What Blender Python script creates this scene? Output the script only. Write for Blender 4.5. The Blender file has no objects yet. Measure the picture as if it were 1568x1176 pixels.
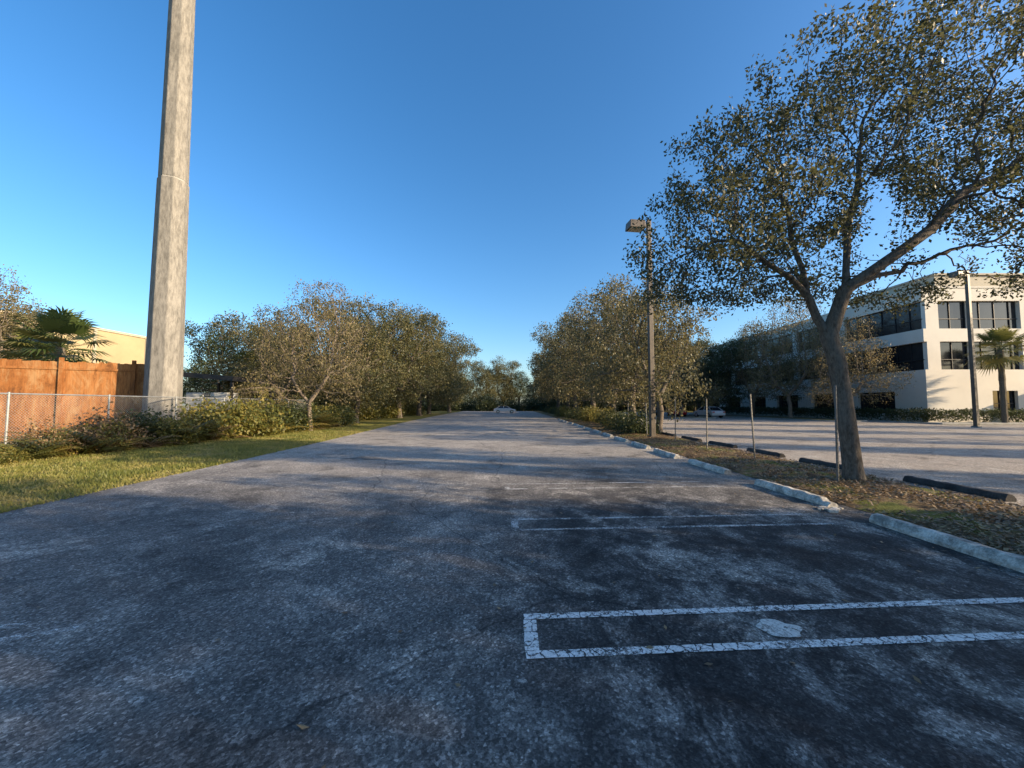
import bpy, math, random
import numpy as np
from mathutils import Vector, noise as mnoise

random.seed(7)
scene = bpy.context.scene
R = math.radians

# ------------------------------------------------------------------ helpers
def new_mat(name):
    m = bpy.data.materials.new(name); m.use_nodes = True
    nt = m.node_tree; nt.nodes.clear()
    out = nt.nodes.new('ShaderNodeOutputMaterial')
    return m, nt, out

class NT:
    def __init__(s, nt): s.nt = nt
    def n(s, t, **kw):
        nd = s.nt.nodes.new(t)
        for k, v in kw.items(): setattr(nd, k, v)
        return nd
    def l(s, a, b): s.nt.links.new(a, b)
    def coord(s, scale=(1,1,1), obj=False):
        if obj:
            tc = s.n('ShaderNodeTexCoord'); src = tc.outputs['Object']
        else:
            tc = s.n('ShaderNodeNewGeometry'); src = tc.outputs['Position']
        mp = s.n('ShaderNodeMapping'); mp.inputs['Scale'].default_value = scale
        s.l(src, mp.inputs['Vector']); return mp.outputs[0]
    def noise(s, vec, scale, detail=4, rough=.6, dist=0):
        nd = s.n('ShaderNodeTexNoise'); nd.inputs['Scale'].default_value = scale
        nd.inputs['Detail'].default_value = detail; nd.inputs['Roughness'].default_value = rough
        nd.inputs['Distortion'].default_value = dist
        s.l(vec, nd.inputs['Vector']); return nd.outputs[0]
    def ramp(s, fac, stops, interp='LINEAR'):
        nd = s.n('ShaderNodeValToRGB'); cr = nd.color_ramp; cr.interpolation = interp
        while len(cr.elements) < len(stops): cr.elements.new(.5)
        for e, (p, c) in zip(cr.elements, stops):
            e.position = p
            e.color = (c, c, c, 1) if isinstance(c, (int, float)) else (*c, 1)
        s.l(fac, nd.inputs[0]); return nd.outputs[0]
    def mix(s, fac, a, b, mode='MIX'):
        nd = s.n('ShaderNodeMix', data_type='RGBA', blend_type=mode)
        for inp, v in ((0, fac), (6, a), (7, b)):
            if isinstance(v, bpy.types.NodeSocket): s.l(v, nd.inputs[inp])
            elif inp == 0: nd.inputs[0].default_value = v
            else: nd.inputs[inp].default_value = (v, v, v, 1) if isinstance(v, (int, float)) else (*v, 1)
        return nd.outputs[2]
    def math(s, op, a, b=0.0, clamp=False):
        nd = s.n('ShaderNodeMath', operation=op, use_clamp=clamp)
        for i, v in ((0, a), (1, b)):
            if isinstance(v, bpy.types.NodeSocket): s.l(v, nd.inputs[i])
            else: nd.inputs[i].default_value = v
        return nd.outputs[0]
    def bsdf(s, out, col, rough=.8, metal=0, bump=None, bstr=.3, bdist=.02, spec=.5):
        b = s.n('ShaderNodeBsdfPrincipled')
        if isinstance(col, bpy.types.NodeSocket): s.l(col, b.inputs['Base Color'])
        else: b.inputs['Base Color'].default_value = (*col, 1)
        if isinstance(rough, bpy.types.NodeSocket): s.l(rough, b.inputs['Roughness'])
        else: b.inputs['Roughness'].default_value = rough
        b.inputs['Metallic'].default_value = metal
        b.inputs['Specular IOR Level'].default_value = spec
        if bump is not None:
            bn = s.n('ShaderNodeBump'); bn.inputs['Strength'].default_value = bstr
            bn.inputs['Distance'].default_value = bdist
            s.l(bump, bn.inputs['Height']); s.l(bn.outputs[0], b.inputs['Normal'])
        s.l(b.outputs[0], out.inputs[0]); return b

def simple_mat(name, col, rough=.7, metal=0, var=.25, scale=3, bump=.15, spec=.5, obj=False):
    m, nt, out = new_mat(name); t = NT(nt)
    v = t.coord(obj=obj)
    n1 = t.noise(v, scale, 4, .65)
    lo = tuple(c*(1-var) for c in col); hi = tuple(min(1, c*(1+var)) for c in col)
    c = t.ramp(n1, [(.3, lo), (.7, hi)])
    t.bsdf(out, c, rough, metal, t.noise(v, scale*12, 3) if bump else None, bump, .01, spec)
    return m

def leaf_mat(name, dark, mid, light, transl=.35):
    m, nt, out = new_mat(name); t = NT(nt)
    at = t.n('ShaderNodeAttribute', attribute_name='rnd')
    c = t.ramp(at.outputs['Fac'], [(0, dark), (.5, mid), (1, light)])
    b = t.n('ShaderNodeBsdfPrincipled'); t.l(c, b.inputs['Base Color'])
    b.inputs['Roughness'].default_value = .5; b.inputs['Specular IOR Level'].default_value = .35
    tr = t.n('ShaderNodeBsdfTranslucent')
    c2 = t.mix(.5, c, tuple(min(1, x*1.7) for x in light)); t.l(c2, tr.inputs[0])
    mx = t.n('ShaderNodeMixShader'); mx.inputs[0].default_value = transl
    t.l(b.outputs[0], mx.inputs[1]); t.l(tr.outputs[0], mx.inputs[2]); t.l(mx.outputs[0], out.inputs[0])
    return m

def mesh_obj(name, verts, faces, mats, fm=None, smooth=False, rnd=None, parent=None, loc=None):
    me = bpy.data.meshes.new(name)
    me.from_pydata([tuple(v) for v in verts] if not isinstance(verts, np.ndarray) else verts.tolist(), [], faces)
    for m in mats: me.materials.append(m)
    if fm is not None: me.polygons.foreach_set('material_index', np.asarray(fm, dtype=np.int32))
    if smooth is True: me.polygons.foreach_set('use_smooth', np.ones(len(me.polygons), dtype=bool))
    elif smooth is not False: me.polygons.foreach_set('use_smooth', np.asarray(smooth, dtype=bool))
    if rnd is not None:
        a = me.attributes.new('rnd', 'FLOAT', 'POINT'); a.data.foreach_set('value', np.asarray(rnd, dtype=np.float32))
    me.update()
    o = bpy.data.objects.new(name, me); scene.collection.objects.link(o)
    if parent: o.parent = parent
    if loc: o.location = loc
    return o

def empty(name, loc=(0, 0, 0), rot=0):
    e = bpy.data.objects.new(name, None); e.empty_display_size = .3
    e.location = loc; e.rotation_euler = (0, 0, rot); scene.collection.objects.link(e); return e

class MB:
    def __init__(s): s.v = []; s.f = []; s.m = []; s.r = []; s.cr = 0.5
    def add(s, vs, fs, m=0):
        b = len(s.v); s.v += [tuple(x) for x in vs]; s.r += [s.cr]*len(vs)
        s.f += [tuple(b+i for i in f) for f in fs]; s.m += [m]*len(fs)
    def box(s, x0, x1, y0, y1, z0, z1, m=0):
        vs = [(x0,y0,z0),(x1,y0,z0),(x1,y1,z0),(x0,y1,z0),(x0,y0,z1),(x1,y0,z1),(x1,y1,z1),(x0,y1,z1)]
        s.add(vs, [(0,3,2,1),(4,5,6,7),(0,1,5,4),(1,2,6,5),(2,3,7,6),(3,0,4,7)], m)
    def obox(s, c, u, hu, hv, z0, z1, m=0):
        vx, vy = -u[1], u[0]; vs = []
        for z in (z0, z1):
            for a, b in ((-1,-1),(1,-1),(1,1),(-1,1)):
                vs.append((c[0]+a*hu*u[0]+b*hv*vx, c[1]+a*hu*u[1]+b*hv*vy, z))
        s.add(vs, [(0,3,2,1),(4,5,6,7),(0,1,5,4),(1,2,6,5),(2,3,7,6),(3,0,4,7)], m)
    def tube(s, p0, p1, r0, r1, n=8, m=0, cap=True):
        p0 = Vector(p0); p1 = Vector(p1); t = (p1-p0).normalized()
        ref = Vector((0, 0, 1)) if abs(t.z) < .9 else Vector((1, 0, 0))
        u = t.cross(ref).normalized(); w = t.cross(u)
        vs = []
        for p, r in ((p0, r0), (p1, r1)):
            for i in range(n):
                a = 2*math.pi*i/n; vs.append(p+u*math.cos(a)*r+w*math.sin(a)*r)
        fs = [(i, (i+1) % n, n+(i+1) % n, n+i) for i in range(n)]
        if cap: fs += [tuple(range(n))[::-1], tuple(range(n, 2*n))]
        s.add(vs, fs, m)
    def obj(s, name, mats, parent=None, smooth=False, loc=None, bevel=0):
        o = mesh_obj(name, s.v, s.f, mats, s.m, smooth, s.r, parent, loc)
        if bevel:
            b = o.modifiers.new('bevel', 'BEVEL'); b.width = bevel; b.segments = 2; b.limit_method = 'ANGLE'
        return o

# ------------------------------------------------------------------ world, sun, camera
SUN_EL, SUN_AZ = 18.0, 108.0
w = bpy.data.worlds.new("World"); scene.world = w; w.use_nodes = True
nt = w.node_tree; bg = nt.nodes['Background']
sky = nt.nodes.new('ShaderNodeTexSky'); sky.sky_type = 'NISHITA'; sky.sun_disc = False
sky.sun_elevation = R(SUN_EL); sky.sun_rotation = R(SUN_AZ); sky.ozone_density = 3.2
sky.air_density = 1.0; sky.dust_density = 1.5; sky.altitude = 0
hs = nt.nodes.new('ShaderNodeHueSaturation'); hs.inputs['Saturation'].default_value = 1.24
nt.links.new(sky.outputs[0], hs.inputs['Color']); nt.links.new(hs.outputs[0], bg.inputs[0])
bg.inputs[1].default_value = .28

sl = bpy.data.lights.new("sun", 'SUN'); sl.energy = 10.0; sl.angle = R(.5); sl.color = (1, .78, .52)
so = bpy.data.objects.new("sun", sl); scene.collection.objects.link(so)
sd = Vector((math.sin(R(SUN_AZ))*math.cos(R(SUN_EL)), math.cos(R(SUN_AZ))*math.cos(R(SUN_EL)), math.sin(R(SUN_EL))))
so.rotation_euler = sd.to_track_quat('Z', 'Y').to_euler(); so.location = sd*60

cam = bpy.data.cameras.new("camera"); cam.sensor_width = 36; cam.lens = 13.52; cam.clip_end = 3000; cam.clip_start = .05
co = bpy.data.objects.new("camera", cam); scene.collection.objects.link(co)
co.location = (0, 0, 1.7); co.rotation_euler = (R(90+3.1), 0, 0); scene.camera = co
scene.view_settings.view_transform = 'Standard'; scene.view_settings.look = 'None'; scene.view_settings.exposure = 0

# ------------------------------------------------------------------ materials
def asphalt_mat(name, lot2=False):
    m, nt, out = new_mat(name); t = NT(nt)
    p = t.coord()
    big = t.noise(p, .35, 3, .6, .4)
    st = t.noise(t.coord((1.3, .9, 1)), 1.5, 8, .76, .35)
    fine = t.noise(p, 90, 2, .8)
    vor = t.n('ShaderNodeTexVoronoi', feature='F1'); vor.inputs['Scale'].default_value = 60
    t.l(p, vor.inputs['Vector'])
    if lot2:
        base = t.mix(big, (.27, .235, .195), (.38, .33, .27))
    else:
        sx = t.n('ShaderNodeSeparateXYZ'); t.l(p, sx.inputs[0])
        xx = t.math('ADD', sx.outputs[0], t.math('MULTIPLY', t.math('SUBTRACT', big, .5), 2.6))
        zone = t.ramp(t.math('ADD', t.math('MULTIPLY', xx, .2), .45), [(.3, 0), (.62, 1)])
        # worn surface further down the drive, with sunlit brightness painted into its pale colour
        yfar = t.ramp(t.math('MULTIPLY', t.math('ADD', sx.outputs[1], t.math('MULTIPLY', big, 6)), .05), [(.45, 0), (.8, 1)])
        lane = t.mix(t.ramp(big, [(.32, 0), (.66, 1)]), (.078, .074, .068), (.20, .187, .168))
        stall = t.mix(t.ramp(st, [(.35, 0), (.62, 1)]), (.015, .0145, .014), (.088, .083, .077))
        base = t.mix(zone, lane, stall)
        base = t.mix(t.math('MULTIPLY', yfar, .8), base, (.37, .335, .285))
    worn = t.ramp(st, [(.51, 0), (.6, 1)])
    base = t.mix(t.math('MULTIPLY', worn, .55), base, (.28, .262, .232))
    blot = t.noise(p, .75, 8, .78, .5)
    base = t.mix(t.ramp(blot, [(.53, 0), (.63, .75)]), base, (.42, .385, .33))
    stn = t.ramp(blot, [(.34, .32), (.47, 1)])
    base = t.mix(1, base, stn, 'MULTIPLY')
    agg = t.ramp(vor.outputs['Color'], [(.0, .35), (.5, .8), (.75, 1.3), (1, 2.8)])
    base = t.mix(.95, base, agg, 'MULTIPLY')
    base = t.mix(.8, base, t.ramp(fine, [(.35, .5), (.7, 1.6)]), 'MULTIPLY')
    cv = t.n('ShaderNodeTexVoronoi', feature='DISTANCE_TO_EDGE'); cv.inputs['Scale'].default_value = .2
    nn = t.n('ShaderNodeTexNoise'); nn.inputs['Scale'].default_value = 2.2; nn.inputs['Detail'].default_value = 4
    t.l(p, nn.inputs['Vector'])
    vm = t.n('ShaderNodeVectorMath', operation='MULTIPLY_ADD'); t.l(nn.outputs['Color'], vm.inputs[0])
    vm.inputs[1].default_value = (.3, .3, .3); t.l(p, vm.inputs[2]); t.l(vm.outputs[0], cv.inputs['Vector'])
    crack = t.ramp(cv.outputs['Distance'], [(.0, .4), (.0014, .5), (.003, 1)])
    base = t.mix(1, base, crack, 'MULTIPLY')
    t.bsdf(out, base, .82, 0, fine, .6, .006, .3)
    return m

M_asph = asphalt_mat('old_asphalt'); M_asph2 = asphalt_mat('neighbour_asphalt', True)

def ground_mat():
    m, nt, out = new_mat('lawn_ground'); t = NT(nt); p = t.coord()
    n1 = t.noise(p, .5, 5, .65); n2 = t.noise(p, 14, 4, .7)
    c = t.ramp(n1, [(.3, (.075, .095, .02)), (.48, (.14, .14, .032)), (.62, (.23, .18, .08))])
    c = t.mix(.8, c, t.ramp(n2, [(.3, .45), (.7, 1.5)]), 'MULTIPLY')
    t.bsdf(out, c, .95, 0, n2, .8, .05, .1); return m
M_ground = ground_mat()

def mulch_mat():
    m, nt, out = new_mat('leaf_mulch'); t = NT(nt); p = t.coord()
    n1 = t.noise(p, .9, 4, .65); n2 = t.noise(p, 40, 3, .8)
    c = t.ramp(n1, [(.38, (.06, .043, .028)), (.5, (.19, .135, .075)), (.6, (.13, .14, .04))])
    c = t.mix(.85, c, t.ramp(n2, [(.3, .35), (.7, 1.8)]), 'MULTIPLY')
    t.bsdf(out, c, .95, 0, n2, .9, .04, .1); return m
M_mulch = mulch_mat()

def paint_mat(name, col, lo, hi, cell=9, gap=.05):
    m, nt, out = new_mat(name); t = NT(nt); p = t.coord()
    b = t.n('ShaderNodeBsdfPrincipled'); b.inputs['Roughness'].default_value = .7
    n1 = t.noise(p, 42, 5, .85); n2 = t.noise(p, 2.2, 3, .6)
    c = t.mix(t.ramp(n1, [(.35, 0), (.65, 1)]), tuple(x*.55 for x in col), col); t.l(c, b.inputs['Base Color'])
    nn = t.n('ShaderNodeTexNoise'); nn.inputs['Scale'].default_value = 14; t.l(p, nn.inputs['Vector'])
    vm = t.n('ShaderNodeVectorMath', operation='MULTIPLY_ADD'); t.l(nn.outputs['Color'], vm.inputs[0])
    vm.inputs[1].default_value = (.07, .07, .07); t.l(p, vm.inputs[2])
    cv = t.n('ShaderNodeTexVoronoi', feature='DISTANCE_TO_EDGE'); cv.inputs['Scale'].default_value = cell
    t.l(vm.outputs[0], cv.inputs['Vector'])
    e = t.ramp(t.math('ADD', cv.outputs['Distance'], t.math('MULTIPLY', t.math('SUBTRACT', n1, .5), .3)), [(gap*.3, 0), (gap, 1)])
    wear = t.ramp(t.math('ADD', t.math('MULTIPLY', n1, .6), t.math('MULTIPLY', n2, .4)), [(lo, 0), (hi, 1)])
    a = t.math('MULTIPLY', e, wear)
    tr = t.n('ShaderNodeBsdfTransparent'); mx = t.n('ShaderNodeMixShader')
    t.l(a, mx.inputs[0]); t.l(tr.outputs[0], mx.inputs[1]); t.l(b.outputs[0], mx.inputs[2]); t.l(mx.outputs[0], out.inputs[0])
    return m
M_paint = [paint_mat('worn_white_paint_a', (.84, .82, .77), .41, .49, 12, .06), paint_mat('worn_white_paint_b', (.66, .65, .61), .47, .54, 12),
           paint_mat('worn_white_paint_c', (.5, .5, .47), .49, .58, 12)]

def conc_mat(name, col, dirt=.5):
    m, nt, out = new_mat(name); t = NT(nt); p = t.coord()
    n1 = t.noise(p, 3.5, 6, .75); n2 = t.noise(p, 35, 4, .7)
    c = t.ramp(n1, [(.38, tuple(x*dirt for x in col)), (.58, col)])
    c = t.mix(.75, c, t.ramp(n2, [(.3, .5), (.6, 1.15)]), 'MULTIPLY')
    t.bsdf(out, c, .9, 0, n2, .6, .012, .2); return m
M_stop = conc_mat('weathered_concrete', (.64, .60, .52), .36)
M_stopdark = conc_mat('dark_stained_concrete', (.07, .065, .06), .5)
M_curb = conc_mat('curb_concrete', (.36, .35, .32), .7)

def bark_mat(name, col):
    m, nt, out = new_mat(name); t = NT(nt); p = t.coord((1, 1, .35), obj=True)
    n1 = t.noise(p, 22, 5, .75); n2 = t.noise(p, 3, 3)
    c = t.ramp(n1, [(.3, tuple(x*.3 for x in col)), (.65, tuple(x*1.3 for x in col))])
    c = t.mix(t.ramp(n2, [(.5, 0), (.7, .5)]), c, (.15, .15, .135))
    t.bsdf(out, c, .95, 0, n1, .9, .03, .1); return m
M_bark = bark_mat('oak_bark', (.14, .116, .092))
M_bark2 = bark_mat('twig_bark', (.22, .18, .14))
M_palmbark = bark_mat('palm_bark', (.14, .12, .09))

L_main = leaf_mat('oak_leaves', (.017, .024, .012), (.042, .052, .024), (.12, .115, .045), .34)
L_row = leaf_mat('median_oak_leaves', (.030, .038, .018), (.078, .08, .036), (.20, .165, .07), .33)
L_dense = leaf_mat('dense_oak_leaves', (.026, .036, .014), (.068, .072, .028), (.19, .16, .06), .28)
L_sparse = leaf_mat('sparse_dry_leaves', (.07, .07, .028), (.14, .12, .05), (.25, .19, .09), .35)
L_dark = leaf_mat('dark_canopy_leaves', (.018, .030, .012), (.040, .055, .020), (.09, .10, .032), .25)
L_palm = leaf_mat('palm_leaflets', (.035, .06, .016), (.075, .105, .026), (.18, .16, .045), .25)
L_shrub = leaf_mat('shrub_leaves', (.035, .052, .016), (.11, .12, .028), (.28, .21, .05), .3)
L_brown = leaf_mat('dead_leaves', (.07, .045, .026), (.18, .12, .06), (.34, .24, .12), .1)
L_grass = leaf_mat('grass_blades', (.08, .11, .022), (.18, .185, .04), (.36, .29, .11), .35)

# ------------------------------------------------------------------ tree growing
def grow(skel, parents, attr, step, kill, iters, rng, jit=.25, up=0.0):
    P = np.zeros((24000, 3)); par = np.full(24000, -1); n = len(skel)
    P[:n] = skel; par[:n] = parents
    A = attr.copy()
    D = np.linalg.norm(A[:, None]-P[None, :n], axis=2); near = D.argmin(1); nd = D.min(1)
    for it in range(iters):
        if len(A) == 0 or n > 18000: break
        d = A-P[near]; d /= (np.linalg.norm(d, axis=1, keepdims=True)+1e-9)
        uq, inv = np.unique(near, return_inverse=True)
        s = np.zeros((len(uq), 3)); np.add.at(s, inv, d)
        s /= (np.linalg.norm(s, axis=1, keepdims=True)+1e-9)
        s += rng.normal(size=s.shape)*jit; s[:, 2] += up
        s /= np.linalg.norm(s, axis=1, keepdims=True)
        Np = P[uq]+s*step
        k = len(Np); P[n:n+k] = Np; par[n:n+k] = uq
        D = np.linalg.norm(A[:, None]-Np[None], axis=2); j = D.argmin(1); dj = D.min(1)
        b = dj < nd; near[b] = n+j[b]; nd[b] = dj[b]; n += k
        keep = nd > kill; A = A[keep]; near = near[keep]; nd = nd[keep]
    return P[:n], par[:n]

def leaves_np(cent, n_per, spread, L, rng, droop=.4, wid=.28, flat=1.0):
    N = len(cent)*n_per
    c = np.repeat(cent, n_per, axis=0)+rng.normal(size=(N, 3))*spread*np.array([1, 1, flat])
    d = rng.normal(size=(N, 3)); d[:, 2] -= droop; d /= np.linalg.norm(d, axis=1, keepdims=True)
    q = rng.normal(size=(N, 3)); s = np.cross(d, q); s /= np.linalg.norm(s, axis=1, keepdims=True)
    l = (L*(.7+.6*rng.random((N, 1))))
    v = np.stack([c, c+d*l*.5+s*l*wid, c+d*l, c+d*l*.5-s*l*wid], axis=1).reshape(-1, 3)
    rn = np.repeat(rng.random(len(cent)), n_per)*.55+rng.random(N)*.45
    return v, np.repeat(rn, 4)

def tree_mesh(name, skel, parents, ell, nattr, step, kill, trunk_r, tip_r, n_per, spread, L, mats, seed,
              leaf_cnt=2, droop=.4, iters=90, jit=.25, flare=1.4, leaf_keep=1.0):
    rng = np.random.default_rng(seed)
    vol = np.array([e[1][0]*e[1][1]*e[1][2] for e in ell]); vol = vol/vol.sum()
    A = []
    for (c, r), f in zip(ell, vol):
        k = max(8, int(nattr*f)); d = rng.normal(size=(k, 3)); d /= np.linalg.norm(d, axis=1, keepdims=True)
        u = rng.random((k, 1))**(1/2.6)
        A.append(np.array(c)+d*u*np.array(r))
    A = np.concatenate(A); A = A[A[:, 2] > 1.0]
    P, par = grow(np.array(skel, float), parents, A, step, kill, iters, rng, jit)
    n = len(P); kids = np.zeros(n); cnt = np.zeros(n)
    for i in range(n-1, -1, -1):
        if kids[i] == 0: cnt[i] = 1
        if par[i] >= 0: cnt[par[i]] += cnt[i]; kids[par[i]] += 1
    al = math.log(trunk_r/tip_r)/math.log(cnt[0]); r = tip_r*cnt**al
    r *= 1+(flare-1)*np.exp(-np.maximum(P[:, 2], 0)/.22)
    main = {}
    for i in range(n):
        p = par[i]
        if p >= 0 and (p not in main or cnt[i] > cnt[main[p]]): main[p] = i
    ref = np.array([.3, 1, .2]); ref /= np.linalg.norm(ref)
    V = []; F = []; ringi = {}; sides = {}
    def ring(p, t, rad, s, tex=0):
        u = np.cross(t, ref); u /= np.linalg.norm(u)+1e-9; w_ = np.cross(t, u); b = len(V)
        for k in range(s):
            a = 2*math.pi*k/s; V.append(p+(u*math.cos(a)+w_*math.sin(a))*rad)
        return b
    for i in range(n):
        p = par[i]
        if p < 0:
            sides[i] = 12; t = P[main[i]]-P[i]; t /= np.linalg.norm(t); ringi[i] = ring(P[i], t, r[i], 12); continue
        t = P[i]-P[p]; t /= np.linalg.norm(t)+1e-9
        if i in main:
            t2 = P[main[i]]-P[i]; t2 /= np.linalg.norm(t2)+1e-9; tt = t+t2; tt /= np.linalg.norm(tt)+1e-9
        else: tt = t
        if main[p] == i: s = sides[p]; a = ringi[p]
        else:
            s = 9 if r[i] > .05 else (5 if r[i] > .018 else 3); a = ring(P[p], t, min(r[i]*1.05, r[p]), s)
        b = ring(P[i], tt, r[i], s); sides[i] = s; ringi[i] = b
        for k in range(s): F.append((a+k, a+(k+1) % s, b+(k+1) % s, b+k))
    cent = P[(cnt <= leaf_cnt) & (np.arange(n) >= len(skel))]
    if leaf_keep < 1: cent = cent[rng.random(len(cent)) < leaf_keep]
    lv, lr = leaves_np(cent, n_per, spread, L, rng, droop)
    nb = len(V); V = np.concatenate([np.array(V), lv])
    nl = len(lv)//4; lf = (np.arange(nl*4).reshape(-1, 4)+nb).tolist(); nbf = len(F)
    me = bpy.data.meshes.new(name)
    me.from_pydata(V.tolist(), [], F+[tuple(x) for x in lf])
    for m in mats: me.materials.append(m)
    me.polygons.foreach_set('material_index', np.array([0]*nbf+[1]*nl, dtype=np.int32))
    me.polygons.foreach_set('use_smooth', np.array([True]*nbf+[False]*nl))
    a = me.attributes.new('rnd', 'FLOAT', 'POINT')
    a.data.foreach_set('value', np.concatenate([np.full(nb, .5), lr]).astype(np.float32))
    me.update(); print(name, 'nodes', n, 'leaves', nl)
    return me

def place(name, me, loc, rot=0, sc=(1, 1, 1), parent=None):
    o = bpy.data.objects.new(name, me); scene.collection.objects.link(o)
    o.location = loc; o.rotation_euler = (0, 0, rot); o.scale = sc if isinstance(sc, tuple) else (sc,)*3
    if parent: o.parent = parent
    return o

# main tree
sk = [(0,0,-.1),(-.03,0,.35),(-.07,0,.9),(-.12,.01,1.5),(-.18,.02,2.1),(-.26,.02,2.7),(-.40,.02,3.2),
      (-.62,.05,3.6),(-.75,.1,4.1),(-.85,.1,4.7),(-1.0,.2,5.4),(-1.05,.2,6.1),
      (-.28,-.05,3.65),(-.1,-.1,4.2),(.05,0,4.9),(.2,.1,5.7),(.4,.1,6.4),
      (.25,-.3,4.5),(.8,-.4,4.9),(1.5,-.4,5.4),(2.2,-.3,6.1),
      (-1.2,.0,4.5),(-1.8,-.1,4.8),(-2.4,-.1,5.3),
      (-.5,.5,4.4),(-.4,1.0,5.0),
      (.7,.3,4.5),(1.4,.7,4.8),(2.3,1.0,5.0)]
pa = [-1,0,1,2,3,4,5, 6,7,8,9,10, 6,12,13,14,15, 13,17,18,19, 8,21,22, 7,24, 13,26,27]
ell = [((-3.1,0,5.2),(1.7,2.0,1.3)), ((-3.9,.3,4.3),(.9,1.1,.6)), ((-2.2,.2,6.8),(1.8,2.3,1.5)), ((-1.9,-.5,5.4),(1.5,1.7,1.0)), ((-.5,0,8.1),(2.1,2.5,1.5)), ((-.2,0,6.3),(1.5,1.7,1.0)), ((1.8,0,9.0),(2.3,2.6,1.6)),
       ((4.3,.2,8.3),(2.6,2.5,2.4)), ((2.8,-1.0,6.2),(2.1,1.7,1.2)), ((0,2.5,5.7),(2.5,1.5,1.4)), ((5.3,.4,5.9),(1.9,1.8,1.8)), ((-1.8,1,4.6),(2.2,1.6,.6)), ((2.4,1.6,4.9),(1.8,1.4,.8)), ((6.6,-.2,8.0),(1.6,2,2.2)), ((5.5,-1.5,7),(1.6,1.4,1.4))]
me = tree_mesh('oak_tree', sk, pa, ell, 3300, .2, .29, .165, .0055, 36, .125, .084, [M_bark, L_main], 3, leaf_cnt=1, droop=.6, jit=.3)
place('oak_tree', me, (7.35, 8.35, 0))

def trunk(h, lean=.2, fork=True):
    s = [(0,0,-.1)]; p = [-1]; k = 5
    for i in range(1, k+1): s.append((lean*i/k*.8, .05*math.sin(i*1.7), h*i/k)); p.append(i-1)
    if fork:
        t = s[-1]; b = k
        s.append((t[0]-.5, t[1]+.3, t[2]+.7)); p.append(b); s.append((t[0]-.9, t[1]+.5, t[2]+1.5)); p.append(b+1)
        s.append((t[0]+.5, t[1]-.3, t[2]+.8)); p.append(b); s.append((t[0]+.9, t[1]-.6, t[2]+1.6)); p.append(b+3)
    return s, p
def rand_ell(seed, base, k, zr, rr, sr):
    rg = random.Random(seed); out = list(base)
    for _ in range(k):
        a = rg.uniform(0, 6.28); r = rg.uniform(.5, 1)*rr; s_ = rg.uniform(*sr)
        out.append(((r*math.cos(a), r*math.sin(a), rg.uniform(*zr)), (s_, s_, s_*.75)))
    return out
s, p = trunk(2.0)
ROW = []
ROW.append(tree_mesh('row_oak_a', s, p, rand_ell(1, [((0,0,5.4),(2.5,2.5,2.3)), ((.3,0,7.6),(1.4,1.4,1.3)), ((-2.4,-1.2,2.6),(1.6,1.6,1.3)), ((2.5,1.5,2.5),(1.5,1.5,1.2)), ((-.5,2.4,2.6),(1.5,1.4,1.2))], 9, (2.8, 7.4), 3.7, (.8, 1.4)),
        1800, .25, .34, .17, .008, 17, .16, .14, [M_bark, L_row], 11, leaf_cnt=1, droop=1.0, jit=.32))
s, p = trunk(2.3, -.3)
ROW.append(tree_mesh('row_oak_b', s, p, rand_ell(2, [((.5,0,5.8),(2.2,2.4,2.1)), ((-.5,-.8,8.1),(1.4,1.4,1.2)), ((-1.6,1.6,2.7),(1.6,1.5,1.4)), ((1.8,-1.6,2.6),(1.5,1.5,1.2))], 10, (2.8, 7.6), 3.6, (.8, 1.4)),
        1700, .25, .34, .17, .008, 17, .16, .14, [M_bark, L_row], 12, leaf_cnt=1, droop=1.0, jit=.32))
s, p = trunk(2.0, .1)
DEN = tree_mesh('dense_oak', s, p, rand_ell(3, [((0,0,5.8),(3.2,3.2,3.0)), ((.5,0,9.0),(1.8,1.8,1.6)), ((-.5,-2.5,2.9),(3,2,1.8)), ((0,2.8,2.9),(3,2,1.8))], 13, (2.6, 9.2), 4.5, (1.0, 1.9)),
        2300, .3, .42, .24, .009, 22, .23, .18, [M_bark, L_dense], 21, leaf_cnt=1, droop=.6, jit=.3)
DENk = DEN.copy(); DENk.materials[1] = L_dark
s, p = trunk(2.3, -.2)
DEN2 = tree_mesh('dense_oak_b', s, p, rand_ell(8, [((0,0,6.5),(2.7,2.9,3.2)), ((-.8,.5,10),(1.4,1.4,1.5)), ((.5,-2.2,3.0),(2.6,2,1.8)), ((-1,2.2,3.0),(2.2,2,1.8))], 13, (2.5, 10), 3.9, (.9, 1.8)),
        2200, .3, .42, .24, .009, 22, .23, .18, [M_bark, L_dense], 22, leaf_cnt=1, droop=.7, jit=.3)
s, p = trunk(1.7, -.15)
SPA = tree_mesh('sparse_tree', s, p, rand_ell(4, [((0,0,5.0),(3.2,3.0,2.8)), ((.6,0,7.9),(2.2,1.8,1.5)), ((-2.4,-1.2,2.4),(1.9,1.6,1.1)), ((1.5,-1,2.4),(1.6,1.4,1.0))], 8, (2.6, 7.5), 3.2, (1.0, 1.7)),
        3000, .2, .26, .13, .007, 10, .15, .11, [M_bark2, L_sparse], 31, leaf_cnt=1, droop=1.1, leaf_keep=.8)

random.seed(5)
def oak(name, kind, x, y, sc, rot=None, zs=1.0):
    return place(name, kind, (x, y, 0), random.uniform(0, 6.28) if rot is None else rot, (sc, sc, sc*zs))
# median row
oak('median_oak_tree', ROW[0], 8.6, 22.5, 1.08, 1.0)
for i, (y, sc, zs) in enumerate([(29.5, 1.2, 1.08), (37.5, 1.4, 1.05), (46, 1.5, 1.1), (55, 1.7, 1), (64, 1.8, 1.05), (75, 1.9, 1.05), (88, 2.1, 1)]):
    oak('median_oak_tree', ROW[(i+1) % 2], 8.2+random.uniform(-.5, .9)+y*.025, y, sc, None, zs)
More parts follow.
